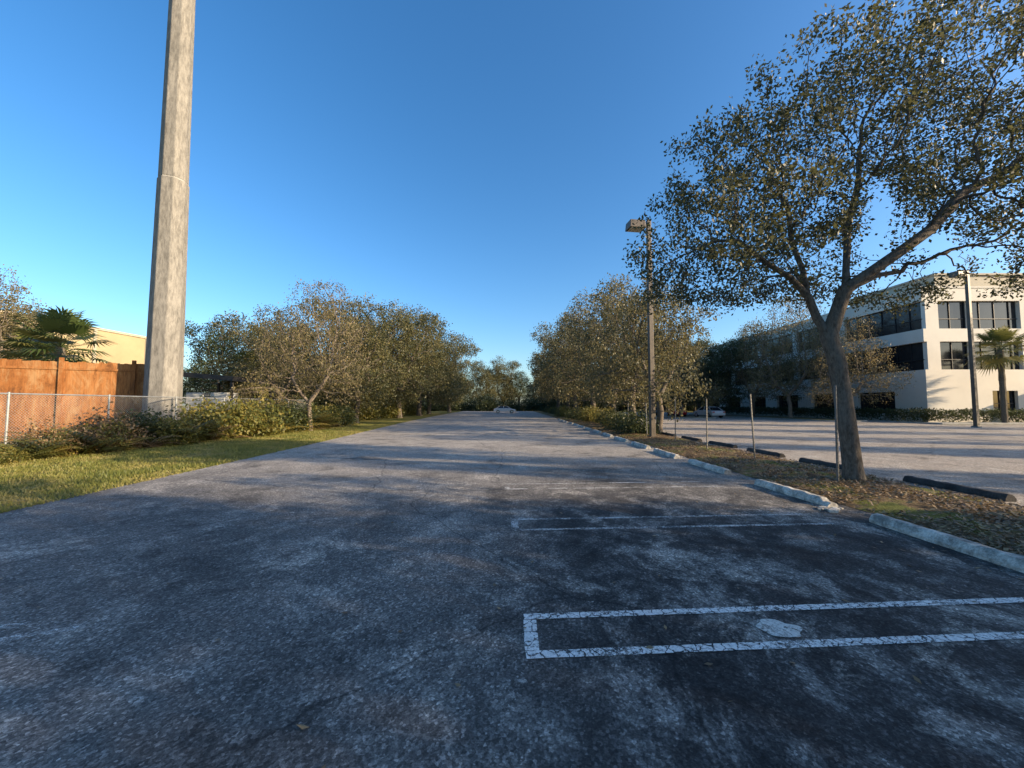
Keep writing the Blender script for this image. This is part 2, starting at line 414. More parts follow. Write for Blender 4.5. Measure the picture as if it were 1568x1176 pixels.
# left side
oak('sparse_tree', SPA, -13.1, 25.1, 1.08, .6)
oak('left_oak_tree', DEN2, -14.6, 36, 1.05)
oak('left_oak_tree', DEN, -17.5, 43, 1.3, None)
oak('left_oak_tree', DEN2, -14.6, 50, 1.35)
oak('left_oak_tree', DEN2, -14.4, 60, 1.5)
oak('left_oak_tree', DEN, -15.5, 72, 1.5)
oak('left_oak_tree', DEN2, -14, 86, 1.45)
oak('left_oak_tree', ROW[1], -19.5, 32, 1.1)
oak('left_oak_tree', DEN, -25, 43, 1.0)
oak('background_tree', DENk, -38.5, 52, 1.3)
oak('background_tree', DENk, -31, 54, 1.25)
oak('yellowing_tree', SPA, -38.5, 27.5, 1.35)
oak('yellowing_tree', DEN, -40, 31, .95)
# right lot
oak('parking_lot_tree', SPA, 34.0, 47, 1.65)
oak('parking_lot_tree', ROW[0], 33, 53, 1.5)
oak('parking_lot_tree', DENk, 29, 57, 1.1)
oak('parking_lot_tree', ROW[1], 27, 65, 1.6)
oak('parking_lot_tree', SPA, 35.4, 40.5, 1.2)
oak('parking_lot_tree', DEN, 33, 68, 1.3)
for x, y in ((22, 50), (19, 62), (24, 78), (30, 88)):
    oak('parking_lot_tree', ROW[int(x) % 2], x, y, 1.25)
# trees beyond the right edge of the frame (their shade covers the foreground)
for i, (x, y, sc) in enumerate([(17, -11.5, 1.0), (21, -17, 1.2), (19.5, -6.8, 1.08), (27, -12, 1.25), (17.5, -1.3, .80), (31, -18, 1.3), (34, -2.5, 1.0), (17, -19, 1), (25, -3.0, .95)]):
    oak('shade_tree', DEN if i % 3 else ROW[0], x, y, sc)
for i, (x, y, sc) in enumerate([(27, 3.2, .6), (30, 9.5, .6), (28, 15.5, .42), (36, 19.5, .6), (44, 25, .6)]):  # stretched trees added out of view to throw shadow bands across the drive
    oak('shadow_band_tree', (DEN, DEN2)[i % 2] if i < 2 else ROW[i % 2], x, y, sc*(.8 if i < 2 else 1), None, 2.3)
# distant mass
dm = empty('distant_trees')
for i in range(30):
    x = -95+i*6.6+random.uniform(-2, 2)
    place('canopy_%02d' % i, (DENk, DEN, DEN2)[i % 3], (x, 118+random.uniform(-5, 14), 0), random.uniform(0, 6), (1.5, 1.5, random.uniform(1.15, 1.55)), dm)
for i in range(8):
    place('left_canopy_%02d' % i, DENk, (-22-i*4.5+random.uniform(-1, 1), 66+i*3.5, 0), random.uniform(0, 6), (1.2, 1.2, 1.1), dm)
    place('right_canopy_%02d' % i, DENk, (14+i*5+random.uniform(-1, 1), 97+random.uniform(-4, 4), 0), random.uniform(0, 6), (1.2, 1.2, 1.05), dm)

# ------------------------------------------------------------------ ground
mesh_obj('lawn_ground', [(-900,-300,0),(900,-300,0),(900,1500,0),(-900,1500,0)], [(0,1,2,3)], [M_ground])
def left_edge(y):
    pts = [(-40,-7.9),(6,-8.05),(9,-8.2),(16.8,-8.7),(33.4,-10.2),(60,-11.8),(112,-13.5)]
    for (a, xa), (b, xb) in zip(pts, pts[1:]):
        if y <= b: return xa+(xb-xa)*(y-a)/(b-a)
    return pts[-1][1]
Lp = []; y = -30
while y < 108:
    Lp.append((left_edge(y)+.07*mnoise.noise(Vector((y*1.3, 0, 0)))+.03*mnoise.noise(Vector((y*6, 3, 0))), y, .004)); y += .25 if y < 40 else 2
vs = [(6.0,-30,.004),(6.0,104,.004)]+Lp[::-1]
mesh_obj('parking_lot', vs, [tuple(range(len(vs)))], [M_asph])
mesh_obj('neighbour_parking_lot', [(8.2,-30,.004),(75,-30,.004),(75,33,.004),(37,33,.004),(37,92,.004),(8.2,92,.004)], [(0,1,2,3,4,5)], [M_asph2])
V = []; F = []; nx = 26; ny = 520
for j in range(ny+1):
    yy = -20+j*.24
    for i in range(nx+1):
        u = i/nx; e0 = 5.62+.16*mnoise.noise(Vector((yy*.8, 1, 0)))+.05*mnoise.noise(Vector((yy*5, 1, 0))); e1 = 8.42+.15*mnoise.noise(Vector((yy*.9, 7, 0)))
        x = e0+(e1-e0)*u
        z = .009+.09*math.sin(math.pi*u)**.7+(.03*mnoise.noise(Vector((x*3, yy*3, 0)))+.012*mnoise.noise(Vector((x*14, yy*14, 5))))*min(1, 6*u, 6*(1-u))
        V.append((x, yy, max(z, .009)))
for j in range(ny):
    for i in range(nx):
        a = j*(nx+1)+i; F.append((a, a+1, a+nx+2, a+nx+1))
mesh_obj('mulch_median', V, F, [M_mulch], smooth=True)

rng = np.random.default_rng(9)
def flat_leaves(name, pts, L, mat, tilt=.35):
    N = len(pts); a = rng.random(N)*6.28; d = np.stack([np.cos(a), np.sin(a), rng.normal(size=N)*tilt], 1)
    s_ = np.stack([-np.sin(a), np.cos(a), rng.normal(size=N)*tilt], 1); l = L*(.6+.8*rng.random((N, 1)))
    v = np.stack([pts-d*l*.5, pts+s_*l*.25, pts+d*l*.5, pts-s_*l*.25], 1).reshape(-1, 3)
    v[:, 2] = np.maximum(v[:, 2], .008)
    return mesh_obj(name, v, [tuple(x) for x in np.arange(N*4).reshape(-1, 4).tolist()], [mat], rnd=np.repeat(rng.random(N), 4))
N = 42000
x = 5.55+rng.random(N)*2.95; yv = 2.5+rng.random(N)**1.5*34
pn = np.array([mnoise.noise(Vector((a*1.2, b*1.2, 0))) for a, b in zip(x, yv)]); kp = pn+rng.random(N)*.7 > .15; x = x[kp]; yv = yv[kp]
zz = .03+.09*np.sin(np.pi*np.clip((x-5.6)/2.8, 0, 1))**.7+rng.random(len(x))*.02
flat_leaves('leaf_litter', np.stack([x, yv, zz], 1), .06, L_brown)
N = 560
x = -8+rng.random(N)*13.4; x = np.where(rng.random(N) < .72, 5.5-np.abs(rng.normal(size=N))*.8, x); yv = 1.2+rng.random(N)**1.3*20
flat_leaves('fallen_leaves', np.stack([x, yv, np.full(N, .016)], 1), .05, L_brown, .2)

def blades(name, x1f, y0, y1, N, h):
    yv = y0+(y1-y0)*rng.random(N)**1.3
    xl = np.array([left_edge(a) for a in yv]); u = rng.random(N)
    x = xl+.06+(x1f-xl)*u
    a = rng.random(N)*6.28; ww = .006+.007*rng.random(N); hh = h*(.5+rng.random(N)); ln = rng.normal(size=(N, 2))*.03
    ww = ww*(1+yv/12)
    pn = np.array([.5+.55*mnoise.noise(Vector((p_*.8, q_*.8, 0)))+.4*mnoise.noise(Vector((p_*3, q_*3, 4))) for p_, q_ in zip(x, yv)])
    hh = hh*(1.5-pn)
    v = np.stack([np.stack([x-np.cos(a)*ww, yv-np.sin(a)*ww, np.zeros(N)], 1), np.stack([x+np.cos(a)*ww, yv+np.sin(a)*ww, np.zeros(N)], 1),
                  np.stack([x+ln[:, 0], yv+ln[:, 1], hh], 1)], 1).reshape(-1, 3)
    return mesh_obj(name, v, [tuple(t_) for t_ in np.arange(N*3).reshape(-1, 3).tolist()], [L_grass], rnd=np.repeat(np.clip(.75*pn+.35*rng.random(N), 0, 1), 3))
blades('grass_verge', -15.5, 4.5, 34, 110000, .06)

# ------------------------------------------------------------------ painted markings
def strip(mb, p0, p1, wd, m, z=.010):
    d = Vector((p1[0]-p0[0], p1[1]-p0[1], 0)).normalized(); n_ = Vector((-d.y, d.x, 0))*wd/2
    k = max(2, int((Vector(p1)-Vector(p0)).length/.08)); vs = []
    for i in range(k+1):
        q = Vector((p0[0], p0[1], z)).lerp(Vector((p1[0], p1[1], z)), i/k); j = .12*mnoise.noise(q*9); j2 = .12*mnoise.noise(q*9+Vector((5, 5, 5)))
        vs += [q-n_*(1+j), q+n_*(1+j2)]
    mb.add(vs, [(2*i, 2*i+2, 2*i+3, 2*i+1) for i in range(k)], m)
mk = MB()
for i, (x0, y0, y1, x1) in enumerate([(.14, 2.70, 3.17, 5.1), (.04, 5.30, 5.78, 4.6), (-.10, 7.83, 8.32, 4.4), (-.2, 10.45, 10.95, 4), (-.3, 13.1, 13.6, 3.6), (-.4, 15.8, 16.3, 3.4)]):
    m = 0 if i == 0 else (1 if i < 3 else 2)
    sl_ = .062; wd = .08 if i == 0 else .07
    strip(mk, (x0-.045, y0), (x1, y0+sl_*(x1-x0)), wd, m)
    strip(mk, (x0-.045, y1), (x1, y1+sl_*(x1-x0)), wd, m)
    strip(mk, (x0, y0+.046), (x0, y1-.046), .10, m)
strip(mk, (-4.6, 2.50), (-3.3, 3.02), .08, 1)
strip(mk, (-4.8, 2.95), (-3.75, 3.05), .07, 2)
c = (2.02, 3.0); vs = [(c[0], c[1], .014)]
for k in range(30):
    a = k/30*6.283; r_ = 1+.35*mnoise.noise(Vector((math.cos(a)*1.5, math.sin(a)*1.5, 2)))
    vs.append((c[0]+.15*r_*math.cos(a)+.03*math.sin(a), c[1]+.11*r_*math.sin(a)-.03*math.cos(a), .014))
mk.add(vs, [(0, 1+k, 1+(k+1) % 30) for k in range(30)], 3)
mk.obj('stall_markings', M_paint+[paint_mat('white_patch', (.7, .69, .62), .33, .45, 3, .001)])

# ------------------------------------------------------------------ wheel stops
def wheel_stop(name, x, y, rot, mat, L=1.83, broken=False, seed=0, w0=.1, h=.125):
    n_ = 28; V = []; F = []; prof = [(-1,0),(-1,.35),(-.62,.9),(-.35,1),(.35,1),(.62,.9),(1,.35),(1,0)]
    for i in range(n_+1):
        yy = -L/2+L*i/n_; e = min(i, n_-i); tp = .93 if e == 0 else 1
        for a, b in prof:
            q = mnoise.noise(Vector((a*3+seed*7, yy*5, b*3)))*.018
            z = b*h*tp+(q if b > .2 else 0)
            if broken and i <= 2 and b > .3: z *= .55+.25*abs(mnoise.noise(Vector((a*5, i*2.1, seed))))
            V.append((a*w0*tp+q*.6, yy, z+.005))
    k = len(prof)
    for i in range(n_):
        for j in range(k-1): F.append((i*k+j, i*k+j+1, (i+1)*k+j+1, (i+1)*k+j))
    F.append(tuple(range(k))[::-1]); F.append(tuple(n_*k+j for j in range(k)))
    o = mesh_obj(name, V, F, [mat]); o.location = (x, y, 0); o.rotation_euler = (0, 0, rot); return o
for i, yy in enumerate([2.1, 4.76, 7.38, 10.4, 13.15, 15.8, 18.5, 21.2, 23.9, 26.6, 29.3, 32, 34.7, 37.4, 40.1, 43]):
    wheel_stop('wheel_stop', 5.27+random.uniform(-.06, .06), yy, random.uniform(-.03, .035)+(.03 if i == 2 else 0), M_stop, broken=(i == 2), seed=i)
for i, yy in enumerate([4.9, 7.75, 10.7, 13.4, 16.1, 18.8, 21.5, 24.2, 26.9, 29.6, 32.3]):
    wheel_stop('dark_wheel_stop', 8.72+random.uniform(-.06, .06), yy, random.uniform(-.03, .03), M_stopdark, seed=40+i)
rb = MB()
for k in range(9):
    x = 5.2+random.uniform(-.25, .2); y = 6.35+random.uniform(-.22, .1); s_ = random.uniform(.012, .04)
    rb.obox((x, y), (math.cos(k), math.sin(k)), s_*1.4, s_, .006, .006+s_)
rb.obj('concrete_rubble', [M_stop])

# ------------------------------------------------------------------ concrete monopole
m, nt_, out = new_mat('spun_concrete'); t = NT(nt_); p = t.coord((1, 1, .25))
n1 = t.noise(p, 1.2, 6, .7); n2 = t.noise(p, 9, 5, .75)
c = t.ramp(n1, [(.3, (.165, .158, .142)), (.7, (.26, .246, .218))]); c = t.mix(.8, c, t.ramp(n2, [(.35, .5), (.6, 1.15)]), 'MULTIPLY')
t.bsdf(out, c, .9, 0, n2, .4, .03, .2); M_mono = m
tw = empty('concrete_monopole_tower', (-16.6, 18.3, 0))
def prism(mb, z0, z1, r0, r1, n=8, off=.0, m=0):
    vs = []
    for z, r in ((z0, r0), (z1, r1)):
        for i in range(n): a = off+2*math.pi*i/n; vs.append((r*math.cos(a), r*math.sin(a), z))
    mb.add(vs, [(i, (i+1) % n, n+(i+1) % n, n+i) for i in range(n)]+[tuple(range(n))[::-1], tuple(range(n, 2*n))], m)
a0 = R(-4)
mb = MB(); zj = 12.6; rb_ = .73; slope = .0095
prism(mb, 0, zj, rb_, rb_-slope*zj, 8, a0)
prism(mb, zj+.05, 30, rb_-slope*zj-.03, rb_-slope*30, 8, a0)
mb.obj('pole_shaft', [M_mono], tw, bevel=.03)
mb = MB(); prism(mb, zj-.02, zj+.06, rb_-slope*zj-.045, rb_-slope*zj-.045, 8, a0); prism(mb, -.02, .35, 1.2, 1.15, 8, a0)
mb.obj('joint_and_footing', [M_curb], tw)

# ------------------------------------------------------------------ wooden wall + chain-link fence
def wood_mat():
    m, nt, out = new_mat('cedar_boards'); t = NT(nt); p = t.coord((6, 6, .6))
    at = t.n('ShaderNodeAttribute', attribute_name='rnd')
    n1 = t.noise(p, 3, 5, .7); n2 = t.noise(t.coord((1, 1, .45)), 1.5, 7, .8, .6)
    c = t.ramp(at.outputs['Fac'], [(0, (.25, .095, .028)), (1, (.38, .165, .055))])
    c = t.mix(.7, c, t.ramp(n1, [(.3, .45), (.65, 1.15)]), 'MULTIPLY')
    c = t.mix(t.ramp(n2, [(.5, 0), (.62, .6)]), c, (.40, .25, .12))
    c = t.mix(t.ramp(n2, [(.36, .8), (.47, 0)]), c, (.08, .035, .016))
    t.bsdf(out, c, .85, 0, n1, .3, .01, .2); return m
M_wood = wood_mat()
wf = empty('wooden_fence')
A = Vector((-27, 14.0, 0)); B = Vector((-17.9, 18.9, 0)); d = (B-A).normalized(); Ln = (B-A).length; nrm = Vector((d.y, -d.x, 0))
mb = MB(); k = int(Ln/.145)
for i in range(k):
    c = A+d*(i+.5)*.145; mb.cr = random.random()*.5+(.45 if (i//17) % 2 else 0); mb.obox((c.x, c.y), d, .071, .012, .1, 3.68+random.uniform(-.035, .035))
mb.obj('boards', [M_wood], wf)
mb = MB()
for i in range(0, int(Ln/2.45)+1):
    c = A+d*i*2.45+nrm*.07; mb.cr = .2; mb.obox((c.x, c.y), d, .07, .05, 0, 3.85)
for z in (.5, 3.3):
    c = A+d*Ln/2+nrm*.035; mb.cr = .35; mb.obox((c.x, c.y), d, Ln/2, .018, z, z+.1)
mb.obj('posts_and_rails', [M_wood], wf)
M_galv = simple_mat('galvanised_steel', (.27, .28, .28), .5, .3, .2, 8)
cf = empty('chain_link_fence')
mb = MB(); y0, y1, fx = 6.0, 30.0, -15.7; H = 2.05
yy = y0
while yy <= y1+.01: mb.tube((fx, yy, 0), (fx, yy, H+.05), .032, .032, 8); yy += 3
mb.tube((fx, y0, H), (fx, y1, H), .024, .024, 8); mb.tube((fx, y0, .1), (fx, y1, .1), .01, .01, 5)
mb.obj('posts_and_rail', [M_galv], cf)
mb = MB(); s_ = .085; kk = int((y1-y0)/s_); wv = .0042
for i in range(-int(H/s_), kk):
    for sg in (1, -1):
        a = y0+i*s_
        lo = max(0, (y0-a)/(H-.1)) if a < y0 else 0; hi = min(1, (y1-a)/(H-.1))
        if hi <= lo: continue
        q0 = (a+lo*(H-.1), .1+lo*(H-.1)); q1 = (a+hi*(H-.1), .1+hi*(H-.1))
        if sg < 0: q0 = (y0+y1-q0[0], q0[1]); q1 = (y0+y1-q1[0], q1[1])
        xx = fx+.003*sg
        mb.add([(xx, q0[0]-wv, q0[1]), (xx, q0[0]+wv, q0[1]), (xx, q1[0]+wv, q1[1]), (xx, q1[0]-wv, q1[1])], [(0,1,2,3)])
mb.obj('wire_mesh', [M_galv], cf)

# ------------------------------------------------------------------ warehouse (left), equipment shelter
M_stucco = simple_mat('cream_stucco', (.36, .29, .17), .9, 0, .08, .6, .2)
M_trim = simple_mat('pale_trim', (.38, .34, .26), .8, 0, .1, 1)
M_glass, nt_, out = new_mat('dark_glass'); t = NT(nt_)
c = t.ramp(t.noise(t.coord(), .6, 3), [(.3, (.010, .011, .014)), (.7, (.025, .028, .032))]); t.bsdf(out, c, .08, 0, None)
wh = empty('warehouse_building')
mb = MB(); mb.box(-80, -43.8, 12, 46, 0, 9.6); mb.obj('walls', [M_stucco], wh)
mb = MB(); mb.box(-80.1, -43.68, 11.9, 46.1, 9.6, 9.85)
for yy in (16, 22, 28, 34, 40, 45.7): mb.box(-43.8, -43.66, yy-.15, yy+.15, 0, 9.6)
mb.obj('coping_and_pilasters', [M_trim], wh)
mb = MB()
for yy in (18, 24, 30, 36, 42): mb.box(-43.82, -43.75, yy-.2, yy+2.2, 0.1, 3.6)
mb.obj('doors', [M_glass], wh)

M_black = simple_mat('black_canopy_metal', (.02, .02, .022), .5, .3, .2, 4)
M_cab = simple_mat('cabinet_paint', (.5, .5, .47), .6, 0, .08, 3)
es = empty('equipment_shelter')
mb = MB()
mb.add([(-21.8,24.2,3.55),(-17.6,24.2,3.2),(-17.6,28.5,3.2),(-21.8,28.5,3.55),(-21.8,24.2,3.85),(-17.6,24.2,3.5),(-17.6,28.5,3.5),(-21.8,28.5,3.85)], [(0,3,2,1),(4,5,6,7),(0,1,5,4),(1,2,6,5),(2,3,7,6),(3,0,4,7)])
for x in (-21.6, -17.8):
    for y in (24.4, 28.3): mb.box(x-.06, x+.06, y-.06, y+.06, 0, 3.3)
mb.obj('canopy', [M_black], es)
mb = MB()
for x in (-21.2, -19.6): mb.box(x, x+1.1, 25, 26, .1, 2.5)
for x in (-21.15, -19.55): mb.box(x, x+1.0, 24.97, 25, .2, 2.4)
mb.obj('cabinets', [M_cab], es, bevel=.02)

# ------------------------------------------------------------------ office building
M_white = simple_mat('white_stucco', (.62, .58, .50), .85, 0, .06, .5, .15)
ob = empty('office_building')
X0, X1, Y0, Y1 = 41.0, 72.0, 38.0, 80.0
mb = MB(); mb.box(X0+.35, X1-.35, Y0+.35, Y1-.35, .2, 12.8); mb.obj('glazing', [M_glass], ob)
mb = MB()
for z0, z1 in ((0, .8), (3.1, 5.2), (8.0, 9.3), (12.1, 13.4)): mb.box(X0, X1, Y0, Y1, z0, z1)
mb.box(X0-.06, X1+.06, Y0-.06, Y1+.06, 13.4, 13.56)
mb.box(X0+.003, X0+.4, Y0+.003, Y0+3.2, .8, 3.1)
mb.box(X0+.4, X0+6.5, Y0+.003, Y0+.4, .8, 3.1)
y = Y0+7.6
while y < Y1-3: mb.box(X0+.003, X0+.4, y, y+2.6, .8, 3.1); y += 7
x = X0+9
while x < X1-3: mb.box(x, x+1.5, Y0+.003, Y0+.4, .8, 3.1); x += 4.5
for z0, z1 in ((5.2, 8.0), (9.3, 12.1)):
    for x, wd in ((X0+.3, 1.3), (X0+4.6, .25), (X0+9.8, .6), (X0+14, .5), (X0+17, 1.5), (X0+21, .5), (X0+25, 1.5)):
        mb.box(x, x+wd, Y0+.003, Y0+.4, z0, z1)
    y = Y0+9
    while y < Y1-2: mb.box(X0+.003, X0+.4, y, y+.8, z0, z1); y += 8
mb.obj('walls', [M_white], ob)
mb = MB()
for z0, z1 in ((.8, 3.1), (5.2, 8.0), (9.3, 12.1)):
    y = Y0+1.5
    while y < Y1-.5: mb.box(X0+.27, X0+.349, y, y+.06, z0, z1); y += 1.5
    x = X0+1.5
    while x < X1-.5: mb.box(x, x+.06, Y0+.27, Y0+.349, z0, z1); x += 1.5
    mb.box(X0+.25, X0+.34, Y0+.3, Y1-.3, z0+1.0, z0+1.06); mb.box(X0+.36, X1-.3, Y0+.25, Y0+.34, z0+1.0, z0+1.06)
mb.obj('window_mullions', [M_black], ob)
mb = MB(); mb.box(X0+7, X0+20, Y0+5, Y0+16, 13.56, 16.4); mb.box(X0+6.8, X0+20.2, Y0+4.8, Y0+16.2, 16.4, 16.6); mb.obj('roof_penthouse', [M_trim], ob)
mb = MB(); mb.box(X0+12, X0+17, Y0-2.2, Y0-.01, 3.2, 3.6); mb.box(X0+12.2, X0+12.5, Y0-2, Y0-1.7, 0, 3.2); mb.box(X0+16.5, X0+16.8, Y0-2, Y0-1.7, 0, 3.2)
mb.obj('entrance_canopy', [M_white], ob)

mb = MB(); mb.box(37.2, 75, 33.2, 34.8, 0, .13); mb.box(37.0, 37.19, 33.2, 92, 0, .13)
mb.obj('sidewalk', [M_curb], bevel=.02)
def island(x0, x1, y0, y1):
    mb = MB(); r = min(x1-x0, y1-y0)/2*.9; pts = []
    for cx, cy, a0_ in ((x1-r, y1-r, 0), (x0+r, y1-r, 90), (x0+r, y0+r, 180), (x1-r, y0+r, 270)):
        for k in range(7): a = R(a0_+15*k); pts.append((cx+r*math.cos(a), cy+r*math.sin(a)))
    n_ = len(pts); cx = (x0+x1)/2; cy = (y0+y1)/2; inn = [(cx+(px-cx)*(1-.15/(x1-x0)*2), cy+(py-cy)*(1-.15/(y1-y0)*2)) for px, py in pts]
    mb.add([(a, b, 0) for a, b in pts]+[(a, b, .13) for a, b in pts]+[(a, b, .13) for a, b in inn],
           [(i, (i+1) % n_, n_+(i+1) % n_, n_+i) for i in range(n_)]+[(n_+i, n_+(i+1) % n_, 2*n_+(i+1) % n_, 2*n_+i) for i in range(n_)], 0)
    mb.add([(a, b, .125) for a, b in inn], [tuple(range(n_))], 1)
    mb.obj('planted_island', [M_curb, M_mulch])
island(31.5, 36.8, 38.5, 55); island(25, 35.5, 56, 61.5); island(20, 26, 47.5, 52)

def hedge(name, x0, x1, y0, y1, h, mat, dens=260, L=.1):
    N = int((x1-x0)*(y1-y0)*dens*h); c = np.stack([x0+rng.random(N)*(x1-x0), y0+rng.random(N)*(y1-y0), .1+rng.random(N)**.6*(h-.1)], 1)
    c[:, 2] += .08*np.sin(c[:, 0]*2.1)+.05*np.sin(c[:, 0]*5+c[:, 1])
    lv, lr = leaves_np(c, 2, .05, L, rng, 0)
    return mesh_obj(name, lv, [tuple(t_) for t_ in np.arange(len(lv)).reshape(-1, 4).tolist()], [mat], rnd=lr)
hedge('hedge', 38.2, 39.6, 36, 78, 1.25, L_dark, 120, .17); hedge('hedge', 38.5, 60, 35.4, 36.8, 1.2, L_dark, 160, .15)

# ------------------------------------------------------------------ palms and shrubs
def palm(name, loc, h, cr, nf, seed):
    rg = random.Random(seed); mb = MB()
    k = 12
    if h > .8:
        for i in range(k):
            z0 = h*i/k; z1 = h*(i+1)/k; mb.tube((0,0,z0), (0,0,z1), .19+.03*(i % 2), .2, 9, 0, False)
    for f in range(nf):
        az = f*2.4+rg.uniform(-.3, .3); el = R(80-130*(f/nf)+rg.uniform(-8, 8)); L = cr*rg.uniform(.5, .62)
        mb.cr = rg.random() if f < nf*.8 else 1
        d = Vector((math.cos(az)*math.cos(el), math.sin(az)*math.cos(el), math.sin(el)))
        o = Vector((0, 0, h)); e = o+d*L; e.z -= L*.12*math.cos(el)
        mb.tube(o, e, .02, .012, 4, 1, False)
        side = d.cross(Vector((0, 0, 1)))
        side = side.normalized() if side.length > .05 else Vector((1, 0, 0)); upv = side.cross(d).normalized()
        nl = 20
        for j in range(nl):
            a = R(-115+230*j/(nl-1)); fl = cr*.55*(.75+.25*math.cos(a))*rg.uniform(.9, 1.05)
            dd = (d*math.cos(a)+side*math.sin(a)+upv*.12*abs(math.sin(a))).normalized()
            m1 = e+dd*fl*.55; tip = e+dd*fl; tip.z -= fl*.28
            wv_ = dd.cross(upv).normalized()*fl*.045
            mb.add([e-wv_*.3, m1-wv_, tip, m1+wv_, e+wv_*.3], [(0,1,2,3,4)], 1)
    o = mb.obj(name, [M_palmbark, L_palm]); o.location = loc; return o
palm('palm_tree', (-26, 22, 0), 5.0, 2.5, 34, 1)
palm('palm_tree', (-30.5, 24.5, 0), 4.6, 2.3, 30, 2)
palm('palm_tree', (43.3, 33.9, 0), 6.6, 2.3, 34, 3)
palm('palm_tree', (-21.5, 31.5, 0), 4.2, 2.2, 28, 6)
palm('palm_tree', (49.5, 34.0, 0), 6.0, 2.2, 30, 4)

def frond_mesh(name, seed, nf=26, L=1.5, mats=None):
    rg = random.Random(seed); mb = MB()
    for f in range(nf):
        az = rg.uniform(0, 6.28); el = R(rg.uniform(35, 82)); l = L*rg.uniform(.6, 1.1); b = Vector((rg.uniform(-.4, .4), rg.uniform(-.4, .4), 0))
        mb.cr = rg.random(); hd = Vector((math.cos(az), math.sin(az), 0)); pp = []
        for k in range(9):
            s_ = k/8; e_ = el-s_*1.35; prev = pp[-1] if pp else b
            pp.append(prev+(hd*math.cos(e_)+Vector((0,0,math.sin(e_))))*l/8 if k else b)
        sd_ = Vector((-hd.y, hd.x, 0))
        for k in range(8): mb.tube(pp[k], pp[k+1], .008, .006, 3, 0, False)
        for k in range(1, 9):
            for q in (0, .5):
                c = pp[k].lerp(pp[min(8, k+1)], q); ll = l*.24*math.sin(math.pi*min(1, .2+k/10))
                for sg in (-1, 1):
                    dr = (sd_*sg+hd*.45+Vector((0, 0, -.25))).normalized(); wv_ = hd*ll*.12
                    mb.add([c-wv_*.5, c+dr*ll*.5-wv_, c+dr*ll, c+dr*ll*.5+wv_], [(0,1,2,3)], 0)
    me = bpy.data.meshes.new(name); me.from_pydata(mb.v, [], mb.f); me.materials.append(mats)
    a = me.attributes.new('rnd', 'FLOAT', 'POINT'); a.data.foreach_set('value', mb.r); me.update(); return me
FR = [frond_mesh('fern_a', 1, 30, 1.6, L_shrub), frond_mesh('fern_b', 2, 34, 1.3, L_shrub), frond_mesh('fern_dry', 3, 26, 1.3, L_brown)]
def bush_mesh(name, seed, mat, nl=3200, L=.09):
    rg = np.random.default_rng(seed); c = rg.normal(size=(nl//10, 3)); c /= np.linalg.norm(c, axis=1, keepdims=True)
    lump = 1+.35*np.sin(c[:, :1]*5+seed)*np.cos(c[:, 1:2]*4+c[:, 2:]*3)
    c *= lump*rg.random((len(c), 1))**.35*np.array([.8, .8, .62]); c[:, 2] = np.abs(c[:, 2]+.25)+.08
    lv, lr = leaves_np(c, 10, .1, L, rg, 0)
    me = bpy.data.meshes.new(name); me.from_pydata(lv.tolist(), [], [tuple(x_) for x_ in np.arange(len(lv)).reshape(-1, 4).tolist()])
    me.materials.append(mat); a = me.attributes.new('rnd', 'FLOAT', 'POINT'); a.data.foreach_set('value', lr.astype(np.float32)); me.update(); return me
BU = [bush_mesh('bush_a', 1, L_shrub), bush_mesh('bush_b', 2, L_dark), bush_mesh('bush_c', 3, L_brown)]
rg = random.Random(4)
yy = 7.5
while yy < 31:
    for rrow in range(3):
        near = .66 if yy < 12 else (.85 if yy < 16 else 1.15)
        x = -14.3-rg.uniform(0, .7)-rrow*.45+(.6 if yy > 20 else 0); s_ = rg.uniform(.6, 1.35)*(1.0 if rrow == 0 else 1.2)*near
        if rg.random() < .68: place('fern_shrub', FR[rg.choice([0, 1, 1, 0, 2])], (x, yy+rg.uniform(-.4, .4), 0), rg.uniform(0, 6), s_)
        else: place('shrub', BU[rg.choice([0, 2, 1, 2] if yy < 18 else [0, 0, 1])], (x, yy+rg.uniform(-.4, .4), 0), rg.uniform(0, 6), s_*(.8 if yy < 14 else 1.1))
    yy += .7
for x, y, s_ in ((-16.5, 30, 2), (-18.5, 33, 2.4), (-21, 34, 2.2), (-16, 35, 1.8), (-19, 40, 2.4), (-22, 30, 2.2), (-14.6, 29, 1.5), (-17,44,2.4), (-16,50,2.2), (-18,56,2.6), (-17,63,2.6), (-18,70,2.8), (-26,38,2.6)):
    place('shrub', BU[rg.choice([0, 1])], (x, y, 0), rg.uniform(0, 6), s_)
for i in range(22):
    place('undergrowth_shrub', BU[rg.choice([0, 1])], (7.5+rg.uniform(-.6, .8), 22+i*3.0, 0), rg.uniform(0, 6), rg.uniform(.9, 1.6))
for i in range(30):
    place('undergrowth_shrub', BU[1], (-40+i*4+rg.uniform(-1, 1), 106+rg.uniform(-2, 4), 0), rg.uniform(0, 6), rg.uniform(3, 4.5))

